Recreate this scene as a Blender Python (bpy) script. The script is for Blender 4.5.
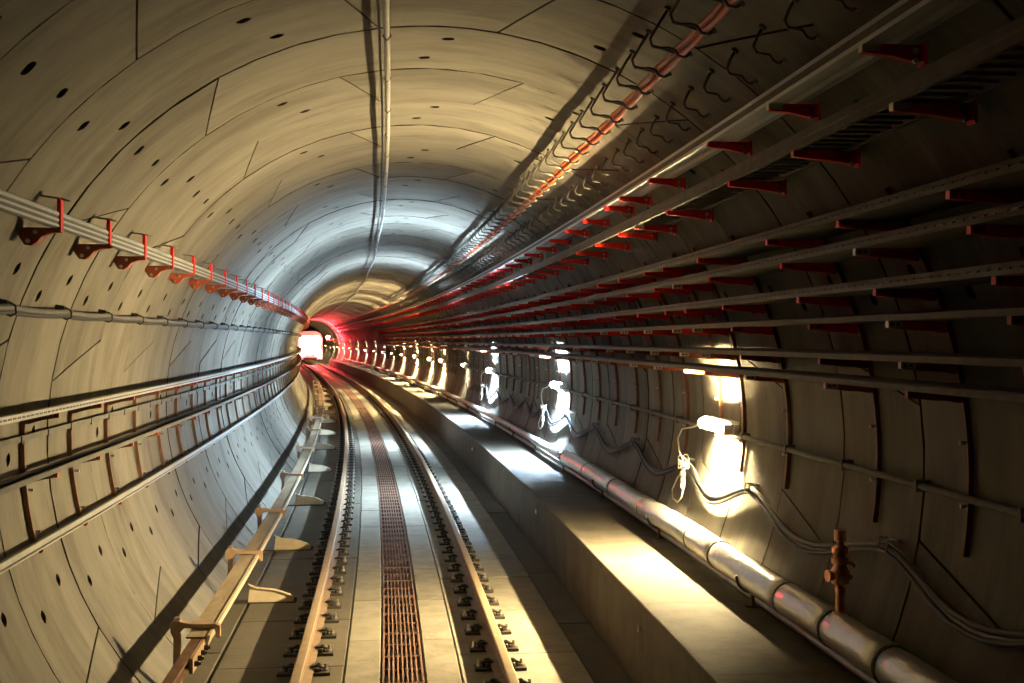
import bpy, math, random
from math import sin, cos, radians as rad, sqrt, pi
from mathutils import Vector, Matrix

random.seed(7)
scn = bpy.context.scene
for o in list(bpy.data.objects):
    bpy.data.objects.remove(o)

# ------------------------------------------------------------------ camera, world, exposure
FZ = 1.848                      # height of the tunnel axis over the track slab
cam_d = bpy.data.cameras.new('camera')
cam_d.lens = 36.0 * 1226.49 / 1024.0
cam_d.sensor_width = 36.0
cam_d.clip_end = 400
cam = bpy.data.objects.new('camera', cam_d)
scn.collection.objects.link(cam)
cam.location = (0, 0, FZ + 0.7085)
cam.rotation_euler = (pi / 2 - 0.00129, 0, -0.08172)
scn.camera = cam
w = bpy.data.worlds.new('world')
scn.world = w
w.use_nodes = True
w.node_tree.nodes['Background'].inputs[0].default_value = (0.9, 0.75, 0.5, 1)
w.node_tree.nodes['Background'].inputs[1].default_value = 0.002
scn.view_settings.view_transform = 'Standard'
scn.view_settings.look = 'None'
scn.view_settings.gamma = 1
scn.view_settings.use_curve_mapping = False
scn.view_settings.exposure = 0.0
WARM = (1.0, 0.755, 0.375)
COOL = (0.60, 0.81, 1.0)
PALE = (1.0, 0.86, 0.55)
# every lamp on the right wall: (distance along the tunnel, colour, strength)
LAMPS = [(10.5, WARM, 7400), (19.9, COOL, 13000), (29.9, COOL, 12500), (36.2, PALE, 700), (43.5, WARM, 9500),
         (48.2, WARM, 6000), (55.0, WARM, 8500), (62, WARM, 6500), (68.5, PALE, 1200), (75, PALE, 1200), (82, PALE, 900),
         (90, PALE, 1500), (99, WARM, 1500), (108, WARM, 1500), (117, WARM, 1500), (126, WARM, 1500), (135, WARM, 1500), (144, WARM, 1500), (153, WARM, 1500)]  # farthest lamps added to brighten the dark tunnel around the train
RED_SIGNAL = 8000
TRAIN_LIGHT = 8

# ------------------------------------------------------------------ the tunnel's centre line
K0, K1 = 0.0020614, -1.8463e-5
S1 = -K0 / K1
X0 = 0.199
R = 2.7
SA, RW = 7.804, 1.2             # a ring joint and the ring width
DS = 0.25
def heading(s):
    s = min(s, S1)
    return K0 * s + K1 * s * s / 2
TAB = {}
def build_path():
    x = y = 0.0
    TAB[0] = (0.0, 0.0)
    for i in range(0, 700):
        a = heading((i + .5) * DS); x -= sin(a) * DS; y += cos(a) * DS; TAB[i + 1] = (x, y)
    x = y = 0.0
    for i in range(0, -60, -1):
        a = heading((i - .5) * DS); x += sin(a) * DS; y -= cos(a) * DS; TAB[i - 1] = (x, y)
build_path()
def axis(s):
    i = math.floor(s / DS); f = s / DS - i
    a, b = TAB[i], TAB[i + 1]
    return a[0] + (b[0] - a[0]) * f, a[1] + (b[1] - a[1]) * f
def P(s, l, z):                 # distance along, sideways from the axis, height over the axis
    x, y = axis(s); a = heading(s); l += X0
    return Vector((x + l * cos(a), y + l * sin(a), z + FZ))
def PR(s, th, r):
    return P(s, r * cos(rad(th)), r * sin(rad(th)))
def polar(th, r):
    return r * cos(rad(th)), r * sin(rad(th))
RT = -1.648                     # rail top
FL = -1.848                     # slab
WALK = -1.22                    # walkway top
TC = -0.176                     # track centre
def srange(a, b, d):
    n = max(1, int(round((b - a) / d)))
    return [a + (b - a) * i / n for i in range(n + 1)]

# ------------------------------------------------------------------ mesh helpers
class MB:
    def __init__(self):
        self.v = []; self.f = []; self.m = []; self.k = 0
    def add(self, vs, fs):
        n = len(self.v); self.v += [tuple(q) for q in vs]
        for f in fs:
            self.f.append(tuple(i + n for i in f)); self.m.append(self.k)
        return self
    def box(self, x0, x1, y0, y1, z0, z1):
        return self.add([(x, y, z) for x in (x0, x1) for y in (y0, y1) for z in (z0, z1)],
                        [(0, 1, 3, 2), (4, 6, 7, 5), (0, 4, 5, 1), (2, 3, 7, 6), (0, 2, 6, 4), (1, 5, 7, 3)])
    def prism(self, prof, y0, y1):         # closed outline in x,z pushed along y
        n = len(prof)
        vs = [(x, y0, z) for x, z in prof] + [(x, y1, z) for x, z in prof]
        fs = [(i, (i + 1) % n, n + (i + 1) % n, n + i) for i in range(n)]
        return self.add(vs, fs + [tuple(range(n - 1, -1, -1)), tuple(range(n, 2 * n))])
    def sweep(self, prof, ss, closed=True, caps=True, dl=0):   # outline in (sideways, height) along the tunnel
        n = len(prof); vs = []
        for s in ss:
            vs += [P(s, l + dl, z) for l, z in prof]
        fs = []
        for j in range(len(ss) - 1):
            for i in range(n if closed else n - 1):
                a, b = j * n + i, j * n + (i + 1) % n
                fs.append((a, b, b + n, a + n))
        if closed and caps:
            fs += [tuple(range(n - 1, -1, -1)), tuple(range((len(ss) - 1) * n, len(ss) * n))]
        return self.add(vs, fs)
    def tube(self, pts, r, n=8, caps=True):
        pts = [Vector(q) for q in pts]; vs = []; m = len(pts)
        up = None
        for i, q in enumerate(pts):
            t = (pts[min(i + 1, m - 1)] - pts[max(i - 1, 0)]).normalized()
            if up is None:
                up = Vector((0, 0, 1)) if abs(t.z) < .9 else Vector((1, 0, 0))
            u = t.cross(up)
            if u.length < 1e-5: u = t.cross(Vector((0, 1, 0)))
            u.normalize(); up = u.cross(t)
            rr = r[i] if isinstance(r, (list, tuple)) else r
            vs += [q + (u * cos(2 * pi * k / n) + up * sin(2 * pi * k / n)) * rr for k in range(n)]
        fs = [(j * n + k, j * n + (k + 1) % n, (j + 1) * n + (k + 1) % n, (j + 1) * n + k) for j in range(m - 1) for k in range(n)]
        if caps: fs += [tuple(range(n - 1, -1, -1)), tuple(range((m - 1) * n, m * n))]
        return self.add(vs, fs)
    def cyl(self, a, b, r, n=10):
        return self.tube([a, b], r, n)
    def lathe(self, prof, n=16, c=(0, 0, 0)):   # (radius, height) about a vertical line
        vs = [(c[0] + r * cos(2 * pi * k / n), c[1] + r * sin(2 * pi * k / n), c[2] + z) for r, z in prof for k in range(n)]
        m = len(prof)
        fs = [(j * n + k, j * n + (k + 1) % n, (j + 1) * n + (k + 1) % n, (j + 1) * n + k) for j in range(m - 1) for k in range(n)]
        return self.add(vs, fs + [tuple(range(n - 1, -1, -1)), tuple(range((m - 1) * n, m * n))])

C = scn.collection
def mesh_of(name, mb, mats, smooth=False):
    me = bpy.data.meshes.new(name)
    me.from_pydata(mb.v, [], mb.f)
    for m in (mats if isinstance(mats, (list, tuple)) else [mats]): me.materials.append(m)
    if any(mb.m): me.polygons.foreach_set('material_index', mb.m)
    if smooth:
        me.polygons.foreach_set('use_smooth', [True] * len(me.polygons))
    me.update()
    return me
def link(name, me, parent=None):
    o = bpy.data.objects.new(name, me); C.objects.link(o)
    if parent is not None: o.parent = parent
    return o
def tag(o, label, cat, group=None):
    o['label'] = label; o['category'] = cat
    if group: o['group'] = group
    return o
def obj(name, mb, mat, parent=None, smooth=False, auto=False):      # vertices are in the parent's own space
    me = mesh_of(name, mb, mat, smooth)
    if auto:
        try: me.set_sharp_from_angle(angle=rad(35))
        except Exception: pass
    return link(name, me, parent)
def wobj(name, mb, mat, parent=None, smooth=False, auto=False):     # vertices are in world space; puts the origin at the thing
    if parent is None:
        n = len(mb.v); o0 = Vector(mb.v[0])
        o0.z = min(q[2] for q in mb.v)
    else: o0 = parent.location.copy()
    mb.v = [(q[0] - o0.x, q[1] - o0.y, q[2] - o0.z) for q in mb.v]
    o = obj(name, mb, mat, parent, smooth, auto)
    if parent is None: o.location = o0
    return o
def thing(name, label, cat, loc=(0, 0, 0), rz=0, group=None):
    o = bpy.data.objects.new(name, None); C.objects.link(o)
    o.empty_display_size = .1
    o.location = loc; o.rotation_euler = (0, 0, rz)
    return tag(o, label, cat, group)
def dup(o, parent=None):
    c = o.copy(); C.objects.link(c); c.parent = parent
    for ch in list(o.children): dup(ch, c)
    return c
def place(o, s, l, z):
    o.location = P(s, l, z); o.rotation_euler = (0, 0, heading(s))
    return o
ORD = ['nearest', 'second', 'third', 'fourth', 'fifth', 'sixth', 'seventh', 'eighth', 'ninth', 'tenth', 'eleventh', 'twelfth',
       'thirteenth', 'fourteenth', 'fifteenth', 'sixteenth', 'seventeenth', 'eighteenth', 'nineteenth', 'twentieth']
def nth(i, near, rest):         # a label of its own for the nearest ones, one shared label for the far crowd
    if i < len(ORD):
        return near.replace('@', ORD[i] if i == 0 else ORD[i] + ' nearest')
    return rest

# ------------------------------------------------------------------ materials
def mat(name, col, rough=.6, metal=0.0, var=.25, scale=8.0, bump=0.0, bscale=40.0, spec=.5, tint=None, stretch=(1, 1, 1), rnd=0.0, coat=0.0, dirt=None, dscale=2.0, rvar=0.0):
    m = bpy.data.materials.new(name); m.use_nodes = True
    nt = m.node_tree; b = nt.nodes['Principled BSDF']
    tc = nt.nodes.new('ShaderNodeTexCoord'); mp = nt.nodes.new('ShaderNodeMapping')
    mp.inputs['Scale'].default_value = stretch
    nt.links.new(tc.outputs['Object'], mp.inputs['Vector'])
    oi = nt.nodes.new('ShaderNodeObjectInfo')
    ad = nt.nodes.new('ShaderNodeVectorMath'); ad.operation = 'ADD'
    sc = nt.nodes.new('ShaderNodeVectorMath'); sc.operation = 'SCALE'; sc.inputs['Scale'].default_value = 37.0
    cx = nt.nodes.new('ShaderNodeCombineXYZ')
    for k in range(3): nt.links.new(oi.outputs['Random'], cx.inputs[k])
    nt.links.new(cx.outputs[0], sc.inputs[0]); nt.links.new(mp.outputs[0], ad.inputs[0]); nt.links.new(sc.outputs[0], ad.inputs[1])
    nz = nt.nodes.new('ShaderNodeTexNoise'); nz.inputs['Scale'].default_value = scale; nz.inputs['Detail'].default_value = 6; nz.inputs['Roughness'].default_value = .62
    nt.links.new(ad.outputs[0], nz.inputs['Vector'])
    rp = nt.nodes.new('ShaderNodeValToRGB')
    t2 = tint or col
    rp.color_ramp.elements[0].position = .3; rp.color_ramp.elements[1].position = .72
    rp.color_ramp.elements[0].color = (*[max(0, c * (1 - var)) for c in t2], 1)
    rp.color_ramp.elements[1].color = (*[min(1, c * (1 + var)) for c in col], 1)
    nt.links.new(nz.outputs['Fac'], rp.inputs[0])
    out = rp.outputs[0]
    if dirt:
        n2 = nt.nodes.new('ShaderNodeTexNoise'); n2.inputs['Scale'].default_value = dscale; n2.inputs['Detail'].default_value = 8; n2.inputs['Roughness'].default_value = .7
        nt.links.new(ad.outputs[0], n2.inputs['Vector'])
        r2 = nt.nodes.new('ShaderNodeValToRGB'); r2.color_ramp.elements[0].position = .48; r2.color_ramp.elements[1].position = .7
        nt.links.new(n2.outputs['Fac'], r2.inputs[0])
        mx = nt.nodes.new('ShaderNodeMix'); mx.data_type = 'RGBA'
        nt.links.new(r2.outputs[0], mx.inputs['Factor']); nt.links.new(out, mx.inputs['A']); mx.inputs['B'].default_value = (*dirt, 1)
        out = mx.outputs['Result']
    if rnd:
        mr = nt.nodes.new('ShaderNodeMapRange'); mr.inputs['To Min'].default_value = 1 - rnd; mr.inputs['To Max'].default_value = 1 + rnd
        nt.links.new(oi.outputs['Random'], mr.inputs['Value'])
        hv = nt.nodes.new('ShaderNodeHueSaturation')
        nt.links.new(mr.outputs[0], hv.inputs['Value']); nt.links.new(out, hv.inputs['Color']); out = hv.outputs[0]
    nt.links.new(out, b.inputs['Base Color'])
    b.inputs['Roughness'].default_value = rough; b.inputs['Metallic'].default_value = metal
    b.inputs['Specular IOR Level'].default_value = spec
    if rvar:
        mr = nt.nodes.new('ShaderNodeMapRange'); mr.inputs['To Min'].default_value = rough - rvar; mr.inputs['To Max'].default_value = rough + rvar
        nt.links.new(nz.outputs['Fac'], mr.inputs['Value']); nt.links.new(mr.outputs[0], b.inputs['Roughness'])
    if bump:
        n3 = nt.nodes.new('ShaderNodeTexNoise'); n3.inputs['Scale'].default_value = bscale; n3.inputs['Detail'].default_value = 4
        nt.links.new(ad.outputs[0], n3.inputs['Vector'])
        bp = nt.nodes.new('ShaderNodeBump'); bp.inputs['Strength'].default_value = bump; bp.inputs['Distance'].default_value = .02
        nt.links.new(n3.outputs['Fac'], bp.inputs['Height']); nt.links.new(bp.outputs[0], b.inputs['Normal'])
    return m
def emit(name, col, st):
    m = bpy.data.materials.new(name); m.use_nodes = True
    b = m.node_tree.nodes['Principled BSDF']
    b.inputs['Base Color'].default_value = (.8, .8, .8, 1)
    b.inputs['Emission Color'].default_value = (*col, 1); b.inputs['Emission Strength'].default_value = st
    return m
M = {}
M['lining'] = mat('lining_concrete', (.152, .142, .119), .74, var=.24, scale=1.6, stretch=(.7, 2.6, .7), bump=.12, bscale=5, rnd=.14, dirt=(.084, .073, .055), dscale=.9, rvar=.1, spec=.2)
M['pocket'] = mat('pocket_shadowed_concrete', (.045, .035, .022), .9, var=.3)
M['joint'] = mat('joint_gasket', (.05, .042, .03), .9, var=.3)
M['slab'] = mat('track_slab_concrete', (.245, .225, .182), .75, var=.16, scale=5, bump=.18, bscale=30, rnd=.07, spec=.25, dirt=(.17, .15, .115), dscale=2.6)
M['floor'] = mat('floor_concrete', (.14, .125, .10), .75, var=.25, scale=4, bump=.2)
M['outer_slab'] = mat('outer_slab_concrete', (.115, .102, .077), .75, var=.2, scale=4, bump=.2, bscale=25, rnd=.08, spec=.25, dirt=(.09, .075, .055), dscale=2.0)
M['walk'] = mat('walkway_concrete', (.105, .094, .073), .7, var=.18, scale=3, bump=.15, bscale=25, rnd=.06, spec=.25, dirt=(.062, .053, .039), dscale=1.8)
M['rail'] = mat('rail_steel', (.20, .132, .08), .65, .1, var=.25, scale=12)
M['railhead'] = mat('rail_running_surface', (.33, .245, .155), .58, .25, var=.15, scale=10)
M['iron'] = mat('fastening_iron', (.035, .028, .022), .45, .5, var=.3, scale=30)
M['plate'] = mat('base_plate_dark', (.05, .04, .03), .6, .2, var=.3, scale=30)
M['bolt'] = mat('bolt_steel', (.5, .46, .4), .35, .9, var=.2, scale=30)
M['grate'] = mat('grate_rust', (.25, .15, .105), .55, .35, var=.3, scale=14, rnd=.18, tint=(.22, .13, .09))
M['galv'] = mat('galvanised_steel', (.36, .35, .33), .5, .35, var=.14, scale=14)
M['galvdull'] = mat('galvanised_dull', col=(.13, .125, .112), rough=.7, metal=.0, var=.18, scale=10, spec=.25)
M['alu'] = mat('aluminium_profile', (.44, .47, .51), .4, .5, var=.08, scale=12)
M['red'] = mat('red_paint', (.80, .022, .012), .45, 0, var=.14, scale=10, rnd=.25)
M['brownred'] = mat('red_oxide_paint', (.34, .075, .035), .5, .1, var=.3, scale=10, rnd=.2)
M['rust'] = mat('brown_steel', (.17, .085, .045), .6, .25, var=.3, scale=9)
M['tip'] = mat('lit_worn_arm_tip', (.66, .56, .44), .4, .3, var=.15, scale=20)  # pale worn metal; paints in the light that some arm ends catch
M['black'] = mat('black_cable_rubber', (.028, .027, .026), .6, var=.2)
M['grey'] = mat('grey_cable_sheath', (.10, .097, .093), .55, var=.2)
M['pale'] = mat('pale_cable_sheath', (.62, .58, .48), .45, var=.12)
M['white'] = mat('white_plastic', (.78, .76, .70), .4, var=.06)
M['orange'] = mat('orange_cable_sheath', (.62, .13, .025), .4, var=.15)
M['wire'] = mat('galvanised_wire', (.17, .16, .145), .45, .4, var=.15, scale=20)
M['foil'] = mat('pipe_foil', (.66, .65, .62), .34, .75, var=.12, scale=10, bump=.5, bscale=16, stretch=(1, .5, 1), rvar=.06)
M['pipe'] = mat('bare_pipe', (.36, .35, .34), .45, .5, var=.18, scale=8)
M['copper'] = mat('copper_fitting', (.72, .36, .24), .3, .8, var=.2, scale=20, bump=.3, bscale=40)
M['cover'] = mat('tan_cover_board', (.36, .29, .20), .75, spec=.2, var=.16, scale=9, stretch=(1, .2, 1), dirt=(.22, .15, .095), dscale=5)
M['casting'] = mat('tan_cast_bracket', (.38, .25, .155), .5, var=.18, scale=14)
M['fin'] = mat('pale_fin_plate', (.60, .50, .36), .5, var=.14, scale=8)
M['dark'] = mat('dark_steel', (.05, .043, .036), .5, .5, var=.25)
M['bodywhite'] = mat('white_train_paint', (.8, .79, .77), .35, var=.04)
M['fin_metal'] = mat('added_louvre_metal', (.14, .14, .14), .6, .2, var=.1)
M['lamp_case'] = mat('lamp_housing', (.7, .69, .66), .45, var=.06)

# ------------------------------------------------------------------ the lining: rings of precast segments
S_END = 165.0
NR0, NSEG = -4, 44              # first single ring, number of rings built segment by segment
KEY_SLOPE = 6.4
#            start joint, lean, end joint, lean
LAY = {0: [(-12.0, 1, 55.5, 1), (55.5, 1, 123.0, 1), (123.0, 1, 145.5, -1), (145.5, -1, 213.0, -1), (213.0, -1, 280.5, -1), (280.5, 0, 348.0, 1)],
       1: [(10.5, 1, 78.0, 1), (78.0, 1, 100.5, -1), (100.5, -1, 168.0, -1), (168.0, -1, 235.5, -1), (303.0, 0, 370.5, 1)]}
PK = {0: [22.0, 66.8 - 22.4, 89.3, 134.3, 156.8, 179.6, 201.7, 336.5], 1: [22.0, 66.7, 111.8, 134.3, 156.8, 201.7, 336.5]}
TT = [0, .20, .30, .67, .77, 1]
POCK = (1, 3)
backing = MB()
ring_prof = [polar(k * 7.5, R + .045) for k in range(48)]
backing.sweep(ring_prof, srange(-13.5, S_END, 1.2), caps=True)
wall = wobj('wall_lining', backing, M['joint'])
wall['kind'] = 'structure'
wall['label'] = 'curved concrete tunnel lining made of rings of precast segments'

def seg_mesh(par, j, cups):
    a0, sa, b0, sb = LAY[par][j]
    pk = [q for q in PK[par] for d in (0, 360) if a0 + 4 < q + d < b0 - 4]
    pk = [q + (360 if q < a0 else 0) for q in pk]
    us = {0.0, 1.0}
    n = max(2, int((b0 - a0) / 5.6))
    base = [i / n for i in range(n + 1)]
    hw = 1.15 / (b0 - a0)
    cells = []
    for q in pk:
        u = (q - a0) / (b0 - a0); cells.append(u); us |= {u - hw, u + hw}
    for u in base:
        if all(abs(u - c) > hw * 1.7 for c in cells): us.add(u)
    us = sorted(us)
    mb = MB(); gi = {}
    ia = math.degrees(.007 / R); iy = .0075 / RW
    def pos(u, t, r):
        t2 = iy + t * (1 - 2 * iy)
        a = a0 + ia + sa * KEY_SLOPE * (t2 - .5); b = b0 - ia + sb * KEY_SLOPE * (t2 - .5)
        th = rad(a + (b - a) * u)
        return (r * cos(th), (t2 - .5) * RW, r * sin(th))
    nu, nt = len(us), len(TT)
    for t in TT:
        for u in us: mb.v.append(pos(u, t, R))
    pockets = []
    def face(f, k=0): mb.f.append(f); mb.m.append(k)
    for ti in range(nt - 1):
        for ui in range(nu - 1):
            q = (ti * nu + ui, ti * nu + ui + 1, (ti + 1) * nu + ui + 1, (ti + 1) * nu + ui)
            um = (us[ui] + us[ui + 1]) / 2
            if ti in POCK and any(abs(um - c) < 1e-6 for c in cells):
                tm = (TT[ti] + TT[ti + 1]) / 2
                du = .044 / R / rad(b0 - a0); dt = .044 / RW
                st = len(mb.v)
                for k in range(12):
                    an = 2 * pi * k / 12 + pi + pi / 4
                    mb.v.append(pos(um + du * cos(an), tm + dt * sin(an), R))
                for c in range(4):
                    for k in range(3):
                        face((q[c], st + (c * 3 + k + 1) % 12, st + c * 3 + k))
                    face((q[c], q[(c + 1) % 4], st + (c * 3 + 3) % 12))
                pockets.append((um, tm))
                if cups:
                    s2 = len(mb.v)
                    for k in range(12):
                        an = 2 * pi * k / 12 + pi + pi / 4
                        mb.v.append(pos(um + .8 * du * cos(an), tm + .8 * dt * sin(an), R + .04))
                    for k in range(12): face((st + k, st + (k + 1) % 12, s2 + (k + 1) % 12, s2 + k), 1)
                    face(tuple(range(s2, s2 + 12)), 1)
            else: face(q)
    # edges of the piece, down into the joint
    rim = [i for i in range(nu)] + [t * nu + nu - 1 for t in range(1, nt)] + [(nt - 1) * nu + i for i in range(nu - 2, -1, -1)] + [t * nu for t in range(nt - 2, 0, -1)]
    s3 = len(mb.v)
    for i in rim:
        x, y, z = mb.v[i]; k = (R + .05) / R
        mb.v.append((x * k, y, z * k))
    m = len(rim)
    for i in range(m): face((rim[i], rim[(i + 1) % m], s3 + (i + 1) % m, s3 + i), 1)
    me = mesh_of('segment', mb, [M['lining'], M['pocket']], True)
    me.set_sharp_from_angle(angle=rad(30))
    out = []
    for um, tm in pockets:
        a, b = a0, b0
        t2 = iy + tm * (1 - 2 * iy)
        a = a0 + ia + sa * KEY_SLOPE * (t2 - .5); b = b0 - ia + sb * KEY_SLOPE * (t2 - .5)
        out.append((a + (b - a) * um, (t2 - .5) * RW))
    return me, out
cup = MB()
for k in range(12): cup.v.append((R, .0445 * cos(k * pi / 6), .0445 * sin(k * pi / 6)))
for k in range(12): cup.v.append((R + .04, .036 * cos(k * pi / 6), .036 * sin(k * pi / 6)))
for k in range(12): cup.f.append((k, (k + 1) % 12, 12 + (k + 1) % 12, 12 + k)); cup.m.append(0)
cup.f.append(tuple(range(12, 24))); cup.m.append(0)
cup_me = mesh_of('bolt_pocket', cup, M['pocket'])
near_me = {(p_, j): seg_mesh(p_, j, False) for p_ in LAY for j in range(len(LAY[p_]))}
far_me = {(p_, j): seg_mesh(p_, j, True) for p_ in LAY for j in range(len(LAY[p_]))}
for k in range(NR0, NR0 + NSEG):
    par = k % 2
    ring_tilt = random.uniform(-.006, .006); ring_nod = random.uniform(-.003, .003)
    s = SA + (k + .5) * RW
    for j in range(len(LAY[par])):
        near = k < 10
        me, pks = (near_me if near else far_me)[(par, j)]
        o = link('segment', me, wall)
        q = P(s, 0, 0)
        o.location = q - wall.location
        sc_ = 1 + random.uniform(-.0016, .0016)
        o.rotation_euler = (ring_nod + random.uniform(-.0008, .0008), 0, heading(s) + ring_tilt + random.uniform(-.001, .001)); o.scale = (sc_, 1, sc_)
        if near:
            for th, y in pks:
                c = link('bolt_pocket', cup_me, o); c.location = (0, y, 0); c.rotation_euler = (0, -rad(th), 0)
rest = MB()
def plain_ring(s0):
    i = .006
    r1, r2 = R + random.uniform(-.008, .008), R + random.uniform(-.008, .008)
    prof = [polar(k * 360 / 64, r1) for k in range(64)]; prof1 = [polar(k * 360 / 64, r2) for k in range(64)]
    prof2 = [(a * 1.018, b * 1.018) for a, b in prof]
    n0 = len(rest.v)
    for s, pr in ((s0 + i, prof2), (s0 + i, prof), (s0 + RW - i, prof1), (s0 + RW - i, prof2)):
        rest.v += [tuple(P(s, l, z) - wall.location) for l, z in pr]
    for a in range(3):
        for k in range(64):
            rest.f.append((n0 + a * 64 + k, n0 + a * 64 + (k + 1) % 64, n0 + (a + 1) * 64 + (k + 1) % 64, n0 + (a + 1) * 64 + k)); rest.m.append(0)
for k in list(range(-17, NR0)) + list(range(NR0 + NSEG, int((S_END - SA) / RW))):
    plain_ring(SA + k * RW)
ro = obj('lining_rings', rest, M['lining'], wall, True, True); ro['kind'] = 'stuff'

# ------------------------------------------------------------------ floor: track slab panels, drain channel
fb = MB()
fb.sweep([(-2.08, FL - .02), (-.345, FL - .02), (-.345, FL - .16), (-.005, FL - .16), (-.005, FL - .02), (1.25, FL - .02), (1.25, FL - .07), (2.05, FL - .07),
          (2.05, FL - .3), (-2.0, FL - .3)], srange(-12, S_END, 1.5))
floor = wobj('floor', fb, M['floor']); floor['kind'] = 'structure'
floor['label'] = 'concrete tunnel floor of track slab panels with a drain channel'
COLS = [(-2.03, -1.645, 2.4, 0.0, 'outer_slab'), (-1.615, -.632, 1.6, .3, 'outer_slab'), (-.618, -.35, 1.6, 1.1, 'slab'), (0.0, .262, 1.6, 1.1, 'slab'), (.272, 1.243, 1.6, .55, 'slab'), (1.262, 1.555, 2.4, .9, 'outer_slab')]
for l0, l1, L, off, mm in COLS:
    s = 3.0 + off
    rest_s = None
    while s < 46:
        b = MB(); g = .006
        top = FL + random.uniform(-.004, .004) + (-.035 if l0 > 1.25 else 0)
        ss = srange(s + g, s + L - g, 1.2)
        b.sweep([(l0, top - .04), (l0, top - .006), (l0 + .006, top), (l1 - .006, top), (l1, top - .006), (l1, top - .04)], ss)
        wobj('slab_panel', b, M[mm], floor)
        s += L
    b = MB(); t0 = s
    b.sweep([(l0, FL - .04 - .035 * (l0 > 1.25)), (l0, FL - .035 * (l0 > 1.25)), (l1, FL - .035 * (l0 > 1.25)), (l1, FL - .04 - .035 * (l0 > 1.25))], srange(t0 + .01, S_END - 1, 1.5))
    o = wobj('slab_strip', b, M[mm], floor); o['kind'] = 'stuff'
    b = MB()
    b.sweep([(l0, FL - .04 - .035 * (l0 > 1.25)), (l0, FL - .035 * (l0 > 1.25)), (l1, FL - .035 * (l0 > 1.25)), (l1, FL - .04 - .035 * (l0 > 1.25))], srange(-10, 3.0 + off - .01, 1.5))
    o = wobj('slab_strip', b, M[mm], floor); o['kind'] = 'stuff'

# raised walkway in precast units along the right wall
wk = thing('walkway', 'raised concrete walkway running along the right wall beside the track', 'walkway', P(3, 1.56, FL))
def walk_prof():
    pts = [(1.56, FL - .06), (1.56, WALK - .012), (1.572, WALK), (2.385, WALK)]
    for th in (-29, -32, -36, -40): pts.append(polar(th, R - .03))
    return pts
s = 1.15
while s < 120:
    L = 1.92 if s < 50 else 6
    b = MB(); g = .004
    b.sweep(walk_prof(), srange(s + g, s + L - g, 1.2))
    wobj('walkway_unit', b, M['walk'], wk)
    s += L
b = MB(); b.sweep(walk_prof(), srange(-10, 1.14, 1.2)); wobj('walkway_unit', b, M['walk'], wk)
b = MB(); b.sweep([(1.545, WALK - .05), (1.545, WALK + .006), (1.553, WALK + .012), (1.585, WALK + .012), (1.592, WALK + .001), (1.562, WALK - .05)], srange(-10, 120, 1.2))
wobj('edge_nosing', b, M['walk'], wk)
for i, (s, z) in enumerate([(8.9, -1.42), (15.0, -1.41), (24.1, -1.44)]):
    b = MB(); b.box(-.012, 0, -.02, .02, -.025, .025); b.box(-.016, -.012, -.012, .012, -.015, .015)
    o = obj('reflector', b, M['white']); place(o, s, 1.556, z)
    tag(o, nth(i, '@ small white reflector on the walkway side', ''), 'reflector', 'reflectors on the walkway side')

# ------------------------------------------------------------------ running rails
def rail_prof(c):
    t = RT; f = FL + .03
    half = [(.0, f), (.075, f), (.075, f + .012), (.02, f + .035), (.009, f + .05), (.009, t - .05), (.02, t - .04), (.036, t - .03), (.0365, t - .008), (.027, t - .001), (0, t)]
    return [(c + a, z) for a, z in half] + [(c - a, z) for a, z in half[-2:0:-1]]
for side, c in (('left', TC - .7535), ('right', TC + .7535)):
    b = MB(); ss = srange(-10, 126, .8)
    b.sweep(rail_prof(c), ss)
    n = len(rail_prof(c))
    # the worn running surface gets the second material
    for i, f in enumerate(b.f):
        zs = [b.v[q][2] - FZ for q in f]
        if len(f) == 4 and min(zs) > RT - .0095: b.m[i] = 1
    o = wobj('running_rail', b, [M['rail'], M['railhead']])
    tag(o, 'long steel running rail on the %s of the track' % ('left, beside the third rail' if side == 'left' else 'right, on the walkway side'), 'rail')
# rail fastenings
def make_fastening():
    t = thing('rail_fastening', '', 'fastener')
    b = MB(); b.box(-.20, .20, -.075, .075, 0, .022); b.box(-.105, -.082, -.05, .05, .022, .05); b.box(.082, .105, -.05, .05, .022, .05)
    obj('base_plate', b, M['plate'], t)
    for sg in (-1, 1):
        b = MB()
        pts = [(sg * .13, -.055, .04), (sg * .13, .045, .045), (sg * .105, .06, .06), (sg * .075, .045, .062), (sg * .058, .0, .055), (sg * .075, -.035, .064), (sg * .11, -.05, .072), (sg * .145, -.03, .06), (sg * .15, .02, .05)]
        b.tube(pts, .0115, 6)
        c = obj('clip', b, M['iron'], t, True)
        b = MB(); b.lathe([(.022, 0), (.022, .018), (.012, .02), (.012, .055), (.006, .058)], 8, (sg * .165, 0, .02))
        obj('anchor_bolt', b, M['bolt'], t)
    return t
fproto = make_fastening(); first = True
for side, c in (('left', TC - .7535), ('right', TC + .7535)):
    s = 8.913; i = 0
    while s < 55:
        o = fproto if first else dup(fproto); first = False
        place(o, s, c, FL + .001)
        lab = nth(i, 'dark rail fastening on the %s running rail, @ to the viewer' % side, 'dark rail fastening far along the %s running rail, past its twentieth one' % side); i += 1
        tag(o, lab, 'fastener', 'rail fastenings on the %s rail' % side)
        s += .583
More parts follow.
